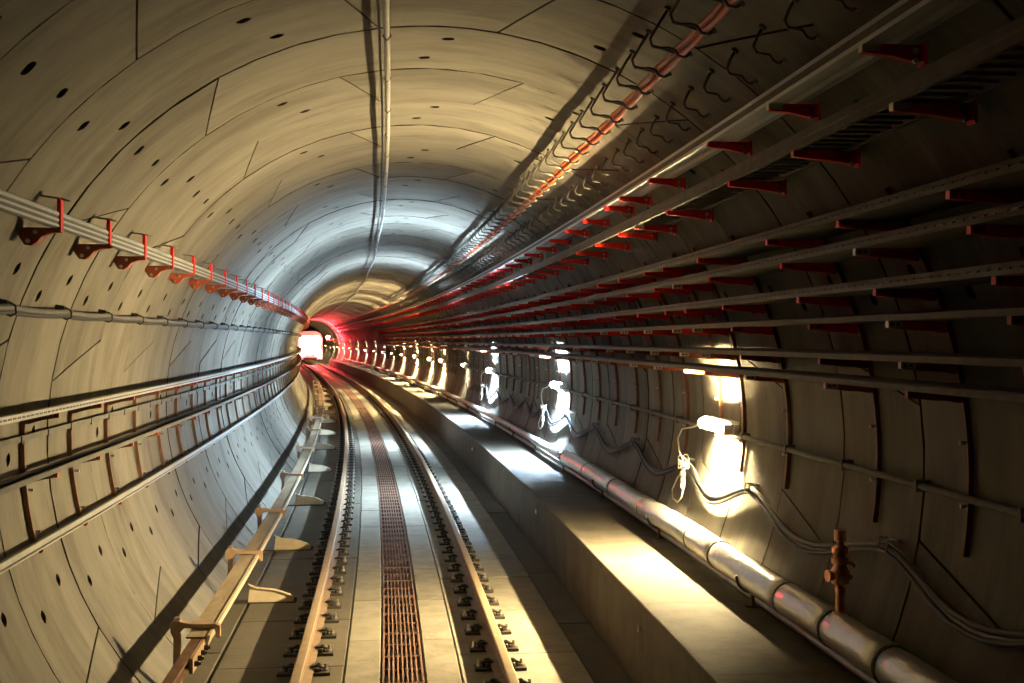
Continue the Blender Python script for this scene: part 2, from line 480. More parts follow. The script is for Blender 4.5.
# drain grates between the rails
def make_grate():
    t = thing('drain_grate', '', 'grate')
    L = .77; W = .158
    b = MB()
    b.box(-W, -W + .016, -L / 2, L / 2, -.03, 0); b.box(W - .016, W, -L / 2, L / 2, -.03, 0)
    b.box(-W + .016, W - .016, -L / 2, -L / 2 + .012, -.03, -.001); b.box(-W + .016, W - .016, L / 2 - .012, L / 2, -.03, -.001)
    b.box(-W + .016, W - .016, -.006, .006, -.032, -.002)
    obj('grate_frame', b, M['grate'], t)
    b = MB()
    for k in range(7):
        x = -W + .016 + (k + 1) * (2 * W - .032) / 8
        b.box(x - .006, x + .006, -L / 2 + .012, L / 2 - .012, -.028, -.0005)
    obj('grate_bars', b, M['grate'], t)
    return t
gp = make_grate(); s = 8.78; i = 0; first = True
while s < 47:
    o = gp if first else dup(gp); first = False
    place(o, s, TC + .001, FL + random.uniform(-.002, .003))
    lab = nth(i, 'slotted rust-brown drain grate in the middle of the track, @ to the viewer', 'slotted rust-brown drain grate far along the middle of the track, past the twentieth'); i += 1
    tag(o, lab, 'grate', 'drain grates in the track'); s += .78
b = MB(); b.sweep([(TC - .158, FL - .03), (TC - .158, FL), (TC + .158, FL), (TC + .158, FL - .03)], srange(s - .37, 126, 1.5))
o = wobj('drain_grating', b, M['grate']); o['kind'] = 'stuff'; tag(o, 'far unbroken run of drain grates towards the train light', 'grate')

# ------------------------------------------------------------------ third rail on the left
b = MB(); lc = -1.665; zc = FL + .335
b.sweep([(lc - .035, zc + .07), (lc - .035, zc + .05), (lc - .012, zc + .04), (lc - .012, zc + .01), (lc - .035, zc), (lc - .035, zc - .015), (lc + .035, zc - .015), (lc + .035, zc), (lc + .012, zc + .01), (lc + .012, zc + .04), (lc + .035, zc + .05), (lc + .035, zc + .07)], srange(-10, 118, 1.2))
o = wobj('third_rail', b, M['rust']); tag(o, 'brown conductor rail low on the left under the tan cover board', 'third rail')
cv = thing('third_rail_cover', 'long tan cover board with a pale front edge over the third rail', 'cover', P(8.9, -1.7, FL))
BR = [9.25, 12.4, 15.4, 19.5, 24.3, 29.2, 33.6, 38.4, 43, 48, 53, 58, 63]
zt = FL + .42
edges = [-10.0, 2.0, 9.0, 13.9, 18.0, 22.4, 27, 31.6, 36, 41, 46, 51, 56, 62, 80, 118]
for a, c in zip(edges, edges[1:]):
    if a < 9 <= c: pass
    if c <= 9.0: 
        continue
    b = MB()
    b.sweep([(-1.735, zt - .012), (-1.735, zt), (-1.598, zt), (-1.585, zt - .008), (-1.585, zt - .012)], srange(a + .004, c - .004, 1.2))
    wobj('cover_board', b, M['cover'], cv)
    b = MB()
    b.sweep([(-1.589, zt - .075), (-1.583, zt - .075), (-1.562, zt + .004), (-1.562, zt + .008), (-1.584, zt + .008), (-1.589, zt - .004)], srange(a + .004, c - .004, 1.2))
    wobj('cover_lip', b, M['fin'], cv)
# bolted joint where the cover ends
fp = thing('rail_joint_bar', 'bolted joint bar on the bare end of the third rail', 'joint bar', P(8.75, -1.612, zc - .015))
fp.rotation_euler = (0, 0, heading(8.75))
b = MB(); b.box(-.012, .012, -.3, .3, -.02, .085); obj('bar', b, M['casting'], fp)
for k in range(4):
    b = MB(); y = -.22 + k * .147; b.cyl((.012, y, .03), (.04, y, .03), .02, 6); b.cyl((.04, y, .03), (.055, y, .03), .011, 6); obj('bolt', b, M['dark'], fp)
def make_trb():
    t = thing('third_rail_bracket', '', 'bracket')
    # origin on the slab under the post (sideways -1.84)
    b = MB(); b.prism([(-.03, 0), (.03, 0), (.025, .12), (.02, .40), (.05, .43), (.05, .465), (.02, .485), (-.03, .485), (-.05, .465), (-.045, .40), (-.025, .36)], -.03, .03)
    obj('post', b, M['casting'], t)
    b = MB(); b.prism([(.03, .435), (.13, .432), (.22, .43), (.275, .42), (.285, .36), (.31, .36), (.31, .445), (.28, .462), (.18, .462), (.1, .465), (.05, .475), (.02, .48)], -.035, .035)
    obj('claw', b, M['casting'], t)
    b = MB(); b.lathe([(.02, 0), (.026, .01), (.026, .022), (.012, .03)], 8, (-.0, 0, .485)); obj('bolt', b, M['bolt'], t)
    b = MB()
    top = [(.22, .18), (.28, .155), (.36, .145), (.44, .135), (.52, .115), (.58, .09), (.62, .07)]
    prof = [(.2, .012), (.63, .012), (.64, .05)] + [(x, z) for x, z in reversed(top)]
    b.prism(prof, -.308, -.292)
    b.prism([(x, z) for x, z in [(.2, .19)] + top] + [(x, z - .012) for x, z in reversed(top)], -.32, -.28)
    f = obj('fin_plate', b, M['fin'], t)
    b = MB(); b.box(-.05, .66, -.33, -.27, 0, .012); b.box(-.05, .05, -.27, .04, 0, .012); obj('foot_plate', b, M['plate'], t)
    b = MB(); b.cyl((.655, -.3, .012), (.655, -.3, .05), .014, 6); obj('bolt', b, M['dark'], t)
    return t
tp = make_trb()
for i, s in enumerate(BR):
    o = tp if i == 0 else dup(tp)
    place(o, s, -1.835, FL + .001)
    if i == len(BR) - 1:
        for ch in list(tp.children):
            if ch.name.startswith('fin_plate'): bpy.data.objects.remove(ch)
    lab = 'tan bracket clamped over the third rail cover board, %s' % ('nearest to the viewer' if i == 0 else ORD[i] + ' one from the viewer')
    tag(o, lab, 'bracket', 'third rail brackets')

# ------------------------------------------------------------------ left wall: silver profile on red brackets
TH = 147.0
l0, z0 = polar(147.1, 2.56)
prof = []
for (a, z) in [(0, -.045), (.012, -.045), (.012, -.032), (.005, -.030), (.005, -.014), (.012, -.012), (.012, .000), (.005, .002), (.005, .018), (.012, .02), (.012, .034), (.004, .04), (.0, .045), (-.03, .045), (-.03, .04), (-.006, .038), (-.006, -.038), (-.03, -.04), (-.03, -.045)]:
    prof.append((l0 + a + .01, z0 + z))
b = MB(); b.sweep(prof, srange(-8, 118, .8))
o = wobj('cable_channel', b, M['alu'])
for zz in (-.022, .010):
    b = MB(); b.sweep([(l0 + .0152, z0 + zz - .0075), (l0 + .0172, z0 + zz - .0075), (l0 + .0172, z0 + zz + .0075), (l0 + .0152, z0 + zz + .0075)], srange(-8, 118, .8)); wobj('groove_strip', b, M['galvdull'], o)
tag(o, 'silver ribbed aluminium channel carried by red brackets high on the left wall', 'cable channel')
def make_lbracket():
    t = thing('channel_bracket', '', 'bracket')
    # origin at the wall, arm reaches right (+x) into the tunnel; z0 of the channel is +.0 here
    b = MB(); b.prism([(-.0, -.145), (.04, -.15), (.07, -.13), (.095, -.098), (.15, -.078), (.20, -.075), (.20, -.05), (.02, -.048), (-.045, -.05), (-.03, -.1)], -.03, .03)
    a = obj('arm', b, M['brownred'], t)
    for x, z in ((.02, -.125), (.06, -.075)):
        c = MB(); c.cyl((x, -.03, z), (x, -.042, z), .012, 6); obj('bolt', c, M['bolt'], a)
    b = MB(); b.prism([(.178, -.075), (.2, -.075), (.2, .105), (.19, .125), (.178, .11)], -.028, .028); obj('clip', b, M['red'], t)
    b = MB(); b.tube([(-.03, -.01, .075), (.02, -.04, .125), (.06, -.035, .135), (.19, .0, .118), (.24, .012, .105)], .006, 6); obj('tie_wire', b, M['wire'], t, True)
    return t
lb = make_lbracket()
ss = [7.16, 8.37, 9.56, 10.77, 11.96, 13.17] + [13.17 + 1.2 * k for k in range(1, 60)]
i = 0
for j, s in enumerate(ss):
    o = lb if j == 0 else dup(lb)
    place(o, s, l0 - .17, z0)
    lab = nth(i, 'red bracket holding the silver channel on the left wall, @ to the viewer', 'tiny far red bracket on the silver channel, past its twentieth one'); i += 1
    tag(o, lab, 'bracket', 'red brackets of the silver channel')

# black cable pair with straps
pts = []; s = 2.0; cb = thing('black_cable', 'sagging black cable pair strapped along the left wall below the silver channel', 'cable', PR(2, 160.4, 2.6))
def cable_path(s0, s1, step, th, r, pitch, sag, ph=0, wob=0.0):
    out = []
    for s in srange(s0, s1, step):
        f = ((s - ph) / pitch) % 1
        out.append(PR(s, th + (sag * 4 * f * (1 - f)) + wob * sin(s * 1.7), r))
    return out
for k, (dt, dr, rr) in enumerate(((-.3, 0, .019), (.38, .012, .016))):
    b = MB(); b.tube([q - cb.location for q in cable_path(2, 100, .3, 160.2 + dt, 2.61 + dr, 1.2, .25, 8.55)], rr, 7)
    obj('cable', b, M['grey' if k == 0 else 'black'], cb, True)
for j in range(48):
    s = 6.1 + j * 1.24
    b = MB(); b.tube([(-.03, 0, .045), (.0, 0, .04), (.028, 0, .022), (.03, 0, -.022), (.0, 0, -.038), (-.03, 0, -.025)], .006, 6)
    b.prism([(-.075, .03), (-.01, .035), (-.015, .055), (-.07, .065)], -.022, .022)
    o = obj('cable_strap', b, M['black']); q = polar(160.2, 2.61); place(o, s, q[0], q[1])
    tag(o, nth(j, 'black strap around the cable on the left wall, @ to the viewer', 'tiny far black strap around the left wall cable, past the twentieth'), 'strap', 'straps of the left black cable')

# ------------------------------------------------------------------ left wall: lower cable rack
LA = polar(174.0, 2.45); LB = polar(-176.7, 2.45); LCc = polar(-166.4, 2.58)
def tray(name, lip, back_r, mats, label, s0=-8, s1=118, lip_h=.06, sgn=1, slots=True, step=.8, double=False, cat='cable tray', lipm=None):
    # lip = (sideways, height) of the lip's bottom; the sheet runs back to the wall
    l, z = lip
    lb_ = sqrt(back_r ** 2 - z ** 2) * (1 if l > 0 else -1)
    d = 1 if l > 0 else -1
    t = thing(name, label, cat, P(max(s0, 3), l, z))
    t.rotation_euler = (0, 0, 0)
    b = MB(); b.sweep([(l, z), (lb_, z), (lb_, z + .003), (l, z + .003)], srange(s0, s1, step)); wobj('tray_bottom', b, mats[0], t)
    b = MB()
    if double:
        h = lip_h / 2
        pr = [(l, z), (l - d * .006, z), (l - d * .010, z + h * .8), (l - d * .001, z + h * .9), (l - d * .001, z + h * 1.1), (l - d * .010, z + h * 1.2), (l - d * .006, z + 2 * h), (l + d * .014, z + 2 * h), (l + d * .014, z + 2 * h - .004), (l, z + 2 * h - .006)]
    else:
        pr = [(l, z), (l - d * .006, z), (l - d * .006, z + lip_h), (l + d * .012, z + lip_h), (l + d * .012, z + lip_h - .004), (l, z + lip_h - .006)]
    b.sweep(pr, srange(s0, s1, step)); wobj('lip', b, mats[1], t)
    if slots:
        b = MB()
        for k in range(150):
            s = 4.0 + k * .09
            a = heading(s); c = P(s, l - d * .0065 - (d * .003 if double else 0), z + lip_h * (.5 if not double else .5))
            n = Vector((cos(a), sin(a), 0)) * (-d); u = Vector((-sin(a), cos(a), 0))
            vs = []
            for du in (-.028, .028):
                for dz in (-.005, .005):
                    for dn in (-.004, .0022): vs.append(c + u * du + Vector((0, 0, dz)) + n * dn - t.location)
            b.add(vs, [(0, 1, 3, 2), (4, 6, 7, 5), (0, 4, 5, 1), (2, 3, 7, 6), (0, 2, 6, 4), (1, 5, 7, 3)])
        o = obj('slots', b, M['dark'], t); o['kind'] = 'stuff'
    return t
tray('cable_tray', (LA[0], LA[1] - .024), 2.66, (M['rust'], M['galv']), 'upper brown cable tray with slotted silver lip on the lower left wall rack', lip_h=.042)
tray('cable_tray', (LB[0], LB[1] - .02), 2.66, (M['rust'], M['galvdull']), 'middle brown cable tray with plain grey lip on the lower left wall rack', lip_h=.034, slots=False)
lowt = tray('cable_tray', (LCc[0], LCc[1] - .01), 2.67, (M['dark'], M['galv']), 'narrow bottom channel with pale lip, lowest on the left wall rack', lip_h=.036, slots=False)
b = MB(); b.sweep([(LCc[0] - .004, LCc[1] - .034), (LCc[0] + .006, LCc[1] - .034), (LCc[0] + .006, LCc[1] - .024), (LCc[0] - .004, LCc[1] - .024)], srange(-8, 118, .8)); wobj('lower_bead', b, M['galv'], lowt)
b = MB(); b.sweep([(LCc[0] - .016, LCc[1] - .034), (LCc[0] - .004, LCc[1] - .034), (LCc[0] - .004, LCc[1] - .01), (LCc[0] - .016, LCc[1] - .01)], srange(-8, 118, .8)); wobj('web', b, M['dark'], lowt)
q = polar(178.4, 2.64)
b = MB(); b.sweep([(q[0] + .006, q[1] - .02), (q[0] + .012, q[1] - .02), (q[0] + .012, q[1] + .018), (q[0], q[1] + .018), (q[0], q[1] + .014), (q[0] + .006, q[1] + .012)], srange(-8, 118, .8))
o = wobj('earthing_strip', b, M['galvdull']); tag(o, 'thin pale strip across the rack posts between the two upper left trays', 'strip')
for k in range(40):
    s = 6.9 + k * .62
    b = MB(); b.box(.0, .012, -.012, .012, -.034, .016)
    o = obj('strip_clip', b, M['galvdull']); place(o, s, q[0] + .008, q[1])
    tag(o, nth(k, 'small clip on the thin pale strip of the left rack, @ to the viewer', 'tiny far clip on the thin pale strip, past its twentieth'), 'clip', 'clips on the pale strip')
# wavy cables lying in the left trays
for (tr, z, rr, lab) in ((LA, LA[1] - .03 + .02, .016, 'dark cable lying in the upper brown tray on the left wall'), (LB, LB[1] - .02 + .02, .015, 'dark cable lying in the middle brown tray on the left wall')):
    b = MB(); b.tube([P(s, tr[0] - .09 + .012 * sin(s * 1.3), z) for s in srange(2, 90, .5)], rr, 6)
    o = wobj('tray_cable', b, M['black'], None, True); tag(o, lab, 'cable')

ARM = lambda L, d0=.10, d1=.034: [(0, 0), (-L, 0), (-L, -d1), (-L * .8, -d1 - .006), (-L * .55, -d1 - .014), (-L * .3, -d0 * .82), (-L * .12, -d0), (0, -d0)]
def arm_part(t, L, ox, oz, colour, tipm, flip=False, d0=.10, bolts=True, y=0.0):
    f = -1 if flip else 1
    pr = [(ox + f * x, oz + z) for x, z in ARM(L, d0)]
    if flip: pr = pr[::-1]
    b = MB(); b.prism(pr, y - .018, y + .018)
    a = obj('arm', b, colour, t)
    b = MB(); x0, x1 = ox - f * (L + .002), ox - f * (L - .075)
    b.box(min(x0, x1), max(x0, x1), y - .021, y - .018, oz - .034, oz - .001); b.box(min(x0, x0 + f * .004), max(x0, x0 + f * .004), y - .018, y + .018, oz - .034, oz)
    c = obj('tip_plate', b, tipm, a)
    b = MB()
    for k in (.02, .05):
        xc = ox - f * (L - k); b.box(xc - .009, xc + .009, y - .0225, y - .0208, oz - .023, oz - .011)
    obj('slot', b, M['dark'], a)
    if bolts:
        b = MB()
        for zz in (.03, .075):
            xc = ox - f * .03; b.cyl((xc, y - .018, oz - zz), (xc, y - .032, oz - zz), .011, 6)
        obj('bolt', b, M['bolt'], a)
    return a
def post_mesh(th0, th1, r, w, dep, org, n=8):
    b = MB(); vs = []
    for i in range(n + 1):
        th = th0 + (th1 - th0) * i / n
        for rr in (r, r - dep):
            for y in (-w / 2, w / 2):
                x, z = polar(th, rr); vs.append((x - org[0], y, z - org[1]))
    fs = []
    for i in range(n):
        a = i * 4
        fs += [(a, a + 1, a + 5, a + 4), (a + 2, a + 6, a + 7, a + 3), (a, a + 4, a + 6, a + 2), (a + 1, a + 3, a + 7, a + 5)]
    fs += [(0, 2, 3, 1), (n * 4, n * 4 + 1, n * 4 + 3, n * 4 + 2)]
    return b.add(vs, fs)
org = polar(195, 2.67)
lr = thing('rack_post', '', 'rack')
obj('post', post_mesh(194, 175.2, 2.69, .03, .03, org), M['rust'], lr)
for (q_, dz, L, d0) in ((LA, -.024, .21, .075), (LB, -.02, .20, .075), (LCc, -.04, .08, .03)):
    lw = -sqrt(2.665 ** 2 - (q_[1] + dz) ** 2)
    arm_part(lr, q_[0] - lw - .004 - (.03 if q_ is LCc else 0), lw - org[0], q_[1] + dz - .001 - org[1], M['rust'], M['brownred'], True, d0, bolts=False)
for th in (192, 186, 176):
    x, z = polar(th, 2.65); b = MB(); b.cyl((x - org[0], 0, z - org[1]), (x - org[0] + .03, 0, z - org[1]), .011, 6); obj('bolt', b, M['bolt'], lr)
i = 0
for j in range(60):
    s = 8.33 + j * 1.2
    o = lr if j == 0 else dup(lr); place(o, s, *org)
    lab = nth(i, 'brown post with arms of the lower left cable rack, @ to the viewer', 'tiny far brown post of the lower left cable rack, past its twentieth'); i += 1
    tag(o, lab, 'rack', 'posts of the left cable rack')

# ------------------------------------------------------------------ right wall: trays on red arms
ROWS = [(34.0, 'third'), (30.0, 'fourth'), (24.5, 'fifth'), (20.3, 'sixth'), (15.05, 'seventh'), (11.4, 'lowest')]
RTIP = 2.38
names = {'third': 'grey slotted cable tray, third from the top on the right wall', 'fourth': 'grey slotted cable tray, fourth from the top on the right wall',
         'fifth': 'grey slotted cable tray, fifth from the top on the right wall', 'sixth': 'grey cable tray at eye level, sixth from the top on the right wall',
         'seventh': 'plain grey cable tray, second from the bottom on the right wall', 'lowest': 'plain grey cable tray, lowest on the right wall above the lamps'}
row_z = []
for k, (th, nm) in enumerate(ROWS):
    l, z = polar(th, RTIP); row_z.append((l, z))
    tray('cable_tray', (l, z - .02), 2.64, (M['galvdull'], M['galvdull']), names[nm], lip_h=.048 if k < 3 else .03, slots=(k < 3), double=(k < 3))
    b = MB()
    for m_, (dl, rr) in enumerate(((.10, .02), (.16, .024), (.21, .018))):
        b = MB(); b.tube([P(s, l + dl * .9 + .012 * sin(s * .9 + m_ * 2 + k), z - .017 + rr) for s in srange(-6, 90, .8)], rr, 6)
        o = wobj('power_cable', b, M['black'], None, True)
        tag(o, 'black cable in the %s tray on the right, %s' % ('lowest' if nm == 'lowest' else nm + ' highest', ('next to the lip', 'in the middle', 'next to the wall')[m_]), 'cable')
COLS_R = [4.76, 6.0, 7.18, 8.85, 10.0, 10.72, 11.92, 13.1] + [14.3 + 1.2 * k for k in range(50)]
def make_rack(pale):
    org = polar(-8.5, 2.67)
    t = thing('rack_post', '', 'rack')
    obj('post', post_mesh(-8.5, 33.5, 2.69, .024, .03, org, 14), M['rust'], t)
    for k, (l, z) in enumerate(row_z):
        lw = sqrt(2.665 ** 2 - (z - .02) ** 2)
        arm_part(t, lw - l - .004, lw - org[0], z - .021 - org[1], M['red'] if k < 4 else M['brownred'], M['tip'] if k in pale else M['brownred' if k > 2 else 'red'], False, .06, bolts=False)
    for th in (-3, 4):
        x, z = polar(th, 2.655); b = MB(); b.cyl((x - org[0], 0, z - org[1]), (x - org[0] - .03, 0, z - org[1]), .011, 6); obj('bolt', b, M['bolt'], t)
    return t, org
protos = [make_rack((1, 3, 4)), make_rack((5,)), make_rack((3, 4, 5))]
used = set(); i = 0
for j, s in enumerate(COLS_R):
    v = (1, 0, 1, 1, 0, 2, 2, 2)[j] if j < 8 else random.choice((0, 1, 2, 1))
    t, org = protos[v]
    if v not in used: used.add(v); o = t
    else: o = dup(t)
    place(o, s, *org)
    lab = nth(i, 'brown wall post with red tray arms on the right wall, @ to the viewer', 'tiny far wall post with red tray arms on the right, past the twentieth'); i += 1
    tag(o, lab, 'rack', 'posts with red arms on the right wall')
# two upper trays
l1, z1 = polar(49.3, 2.5); l2, z2 = polar(43.4, 2.42)
t1 = thing('cable_tray', 'bright silver cable tray on short red arms, topmost on the right wall', 'cable tray', P(3, l1, z1))
b = MB(); b.sweep([(l1, z1), (l1 + .085, z1), (l1 + .085, z1 + .004), (l1 + .004, z1 + .004), (l1 + .004, z1 + .07), (l1 + .02, z1 + .07), (l1 + .02, z1 + .074), (l1, z1 + .074)], srange(-8, 118, .8)); wobj('tray_profile', b, M['alu'], t1)
b = MB(); b.sweep([(l1 + .13, z1), (l1 + .17, z1), (l1 + .17, z1 + .06), (l1 + .166, z1 + .06), (l1 + .166, z1 + .004), (l1 + .13, z1 + .004)], srange(-8, 118, .8)); wobj('tray_profile', b, M['alu'], t1)
b = MB(); b.sweep([(l1 - .002, z1 + .02), (l1, z1 + .02), (l1, z1 + .052), (l1 - .002, z1 + .052)], srange(-8, 118, .8)); wobj('groove_strip', b, M['galvdull'], t1)
t2 = thing('cable_ladder', 'grey cable ladder with close rungs, second from the top on the right wall', 'cable tray', P(3, l2, z2))
for nm, a in (('side_rail', 0), ('side_rail', .25)):
    b = MB(); b.sweep([(l2 + a, z2), (l2 + a + .022, z2), (l2 + a + .022, z2 + .005), (l2 + a + .005, z2 + .008), (l2 + a + .005, z2 + .075), (l2 + a + .018, z2 + .08), (l2 + a, z2 + .08), (l2 + a - .003, z2 + .045), (l2 + a, z2 + .035)], srange(-8, 118, .8)); wobj(nm, b, M['galvdull'], t2)
rm = MB(); rm.box(.006, .246, -.008, .008, .004, .018); rung_me = mesh_of('rung', rm, M['galvdull'])
s = 3.4; n = 0
while n < 290 and s < 60:
    o = link('rung', rung_me, t2); o.location = P(s, l2, z2) - t2.location; o.rotation_euler = (0, 0, heading(s)); s += .125; n += 1
def make_arm(L, pale):
    t = thing('cantilever_arm', '', 'arm')
    b = MB(); b.prism([(-L, 0), (-L, -.034), (-L * .5, -.046), (-.06, -.062), (-.02, -.068), (.012, -.06), (.015, -.01), (0, 0)], -.02, .02); obj('arm', b, M['red'], t)
    b = MB(); b.box(.0, .012, -.035, .035, -.08, .01); obj('wall_plate', b, M['red'], t)
    for zz in (-.085, -.02):
        b = MB(); b.cyl((-.035, -.02, zz * .6 - .015), (-.035, -.034, zz * .6 - .015), .012, 6); obj('bolt', b, M['bolt'], t)
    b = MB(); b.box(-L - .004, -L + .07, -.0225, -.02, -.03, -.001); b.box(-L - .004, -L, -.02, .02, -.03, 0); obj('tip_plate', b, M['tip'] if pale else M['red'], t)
    return t
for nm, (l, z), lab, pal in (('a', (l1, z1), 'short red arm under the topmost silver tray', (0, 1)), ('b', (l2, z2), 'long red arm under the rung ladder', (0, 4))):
    lw = sqrt(2.665 ** 2 - z ** 2); L = lw - l + .006
    pr = {False: make_arm(L, False), True: make_arm(L, True)}; used = set(); i = 0
    for j, s in enumerate(COLS_R):
        v = j in pal
        o = pr[v] if v not in used else dup(pr[v]); used.add(v)
        place(o, s + .02, lw, z - .001)
        la = nth(i, lab + ', @ to the viewer', 'tiny far ' + lab + ', past the twentieth'); i += 1
        tag(o, la, 'arm', lab.split(' under ')[0] + 's under the ' + lab.split(' under the ')[1])

# ------------------------------------------------------------------ cable hooks near the crown
def make_hook(row):
    t = thing('cable_hook', '', 'hook')
    b = MB()
    if row == 0:       # origin on the lining; local -x/-z lead into the tunnel
        pts = [(0, 0, 0), (-.05, 0, -.08), (-.10, 0, -.165), (-.09, 0, -.2), (-.05, 0, -.212), (.0, 0, -.21), (.03, 0, -.22), (.05, 0, -.25), (.085, 0, -.258), (.11, 0, -.242)]
        b.tube(pts, .0085, 6); obj('bent_wire', b, M['wire'], t, True)
        b = MB(); b.tube([(-.085, .012, -.205), (-.02, .03, -.212), (.04, .02, -.23)], .008, 6); obj('cross_wire', b, M['wire'], t, True)
        b = MB(); b.cyl((.104, 0, -.248), (.12, 0, -.235), .013, 8); obj('end_cap', b, M['galv'], t)
    else:
        pts = [(0, 0, 0), (-.03, 0, -.05), (-.05, 0, -.10), (-.035, 0, -.13), (.0, 0, -.135), (.03, 0, -.14), (.05, 0, -.17), (.075, 0, -.18), (.1, 0, -.165)]
        b.tube(pts, .0085, 6); obj('bent_wire', b, M['wire'], t, True)
        b = MB(); b.cyl((.094, 0, -.171), (.108, 0, -.16), .013, 8); obj('end_cap', b, M['galv'], t)
    b = MB(); b.cyl((.006, 0, .008), (-.012, 0, -.016), .02, 8); obj('wall_boss', b, M['wire'], t)
    return t
for row, (th, s0) in enumerate(((64.3, 5.30), (55.5, 4.83))):
    pr = make_hook(row); i = 0
    for j in range(95):
        s = s0 + j * .478
        o = pr if j == 0 else dup(pr); q = polar(th, R - .001); place(o, s, *q)
        a = ('wire cable hook carrying the orange cable near the crown', 'empty bent wire hook above the topmost right tray')[row]
        tag(o, nth(i, a + ', @ to the viewer', 'tiny far ' + a + ', past the twentieth'), 'hook', ('hooks of the orange cable', 'empty hooks above the right trays')[row]); i += 1
hx, hz = polar(64.3, R)
for k, (dx, dz, rr, mt, lab) in enumerate(((.072, -.228, .0165, 'orange', 'orange cable laid in the wire hooks near the crown on the right'), (.045, -.203, .013, 'orange', 'thinner orange cable lying close left of the main orange cable'), (.075, -.198, .012, 'orange', 'topmost thin orange cable resting on the two other orange cables'))):
    b = MB(); b.tube([P(s, hx + dx + .006 * sin(s * 2.3 + k), hz + dz - .012 * abs(sin((s - 5.3) / .478 * pi))) for s in srange(1, 100, .12 if True else .4)][:900], rr, 6)
    o = wobj('hook_cable', b, M[mt], None, True); tag(o, lab, 'cable')

# ------------------------------------------------------------------ crown: conduit with a thin wire
def crown(s):
    far = max(0, min(1, (s - 12) / 14))
    return 96.5 + far * (.35 * sin(s * .62) + .5)
b = MB(); b.tube([PR(s, crown(s), 2.577 - .01 * abs(sin(s * 1.3))) for s in srange(-6, 110, .3)], .019, 8)
o = wobj('conduit', b, M['galv'], None, True); tag(o, 'silver conduit hanging along the crown of the tunnel', 'conduit')
b = MB(); b.tube([PR(s, crown(s) + .9, 2.635 - .02 * abs(sin(s * 1.1 + .3))) for s in srange(-6, 110, .3)], .008, 6)
o = wobj('conduit_wire', b, M['black'], None, True); tag(o, 'thin black wire running beside the conduit along the crown', 'wire')
for j in range(45):
    s = 5.1 + j * 1.2
    b = MB(); b.tube([(0, 0, .12), (0, 0, .03), (.027, 0, 0), (0, 0, -.027), (-.027, 0, 0), (0, 0, .03)], .006, 6)
    o = obj('conduit_hanger', b, M['wire']); q = polar(crown(s), 2.572); place(o, s, *q)
    tag(o, nth(j, 'wire hanger of the crown conduit, @ to the viewer', 'tiny far wire hanger of the crown conduit, past the twentieth'), 'hanger', 'hangers of the crown conduit')

# ------------------------------------------------------------------ right wall: lamp line
b = MB(); b.tube([PR(s, -2.1, 2.645) for s in srange(-6, 112, .6)], .021, 8)
o = wobj('conduit', b, M['galvdull'], None, True); tag(o, 'pale conduit along the right wall linking the wall lamps', 'conduit')
for j in range(40):
    s = 5.4 + j * 1.13
    b = MB(); b.box(-.028, .055, -.014, .014, -.032, .032)
    o = obj('conduit_clip', b, M['galvdull']); q = polar(-2.1, 2.645); place(o, s, *q)
    tag(o, nth(j, 'clip of the lamp conduit on the right wall, @ to the viewer', 'tiny far clip of the lamp conduit, past the twentieth'), 'clip', 'clips of the lamp conduit')
whites = {}
fm = MB(); fm.tube([(0, -.0012, 0), (0, .0012, 0)], .062, 14)
fm.v = [(min(x, .043), y, z) if z > -.022 else (x * .74, y, z * .74) for x, y, z in fm.v]   # louvres added to narrow the lamp's light pool, cut away below for the walkway
fin_me = mesh_of('added_louvre_fin', fm, M['fin_metal'])
for i, (s, colr, st) in enumerate(LAMPS):
    q = polar(-1.2, 2.6)
    lab = ['warm bright wall lamp nearest to the viewer, above the looped cords', 'bluish white wall lamp, second from the viewer', 'bluish white wall lamp, third from the viewer'][i] if i < 3 else '%s wall lamp from the viewer, far along the right wall' % ORD[i]
    t = thing('wall_lamp', lab, 'lamp', P(s, *q), heading(s), 'lamps on the right wall')
    L = .38
    b = MB(); b.box(.0, .05, -L - .06, L + .06, -.035, .05); obj('housing', b, M['lamp_case'], t)
    b = MB(); b.box(-.02, .05, -L - .06, L + .06, .062, .072); b.box(.04, .05, -L - .06, L + .06, .05, .062); obj('added_hood', b, M['lamp_case'], t)  # flange added to keep lamp light off the wall just above
    for sg in (-1, 1):
        b = MB(); b.box(-.075, .0, sg * (L + .02) - .015, sg * (L + .02) + .015, -.035, .05); obj('tube_holder', b, M['lamp_case'], t)
        b = MB(); b.box(.05, .085, sg * L * .7 - .02, sg * L * .7 + .02, -.02, .02); obj('mounting_foot', b, M['lamp_case'], t)
    key = (colr, st)
    if key not in whites: whites[key] = emit('lamp_tube_light', colr, st)
    b = MB(); b.tube([(-.045, -L, .008), (-.045, L, .008)], .024, 10); obj('tube', b, whites[key], t, True)
    for k in range(11):
        fn = link('added_louvre_fin', fin_me, t); fn.location = (-.045, -L + .04 + k * (2 * L - .08) / 10, .008); fn.rotation_euler = (0, 0, -.217)

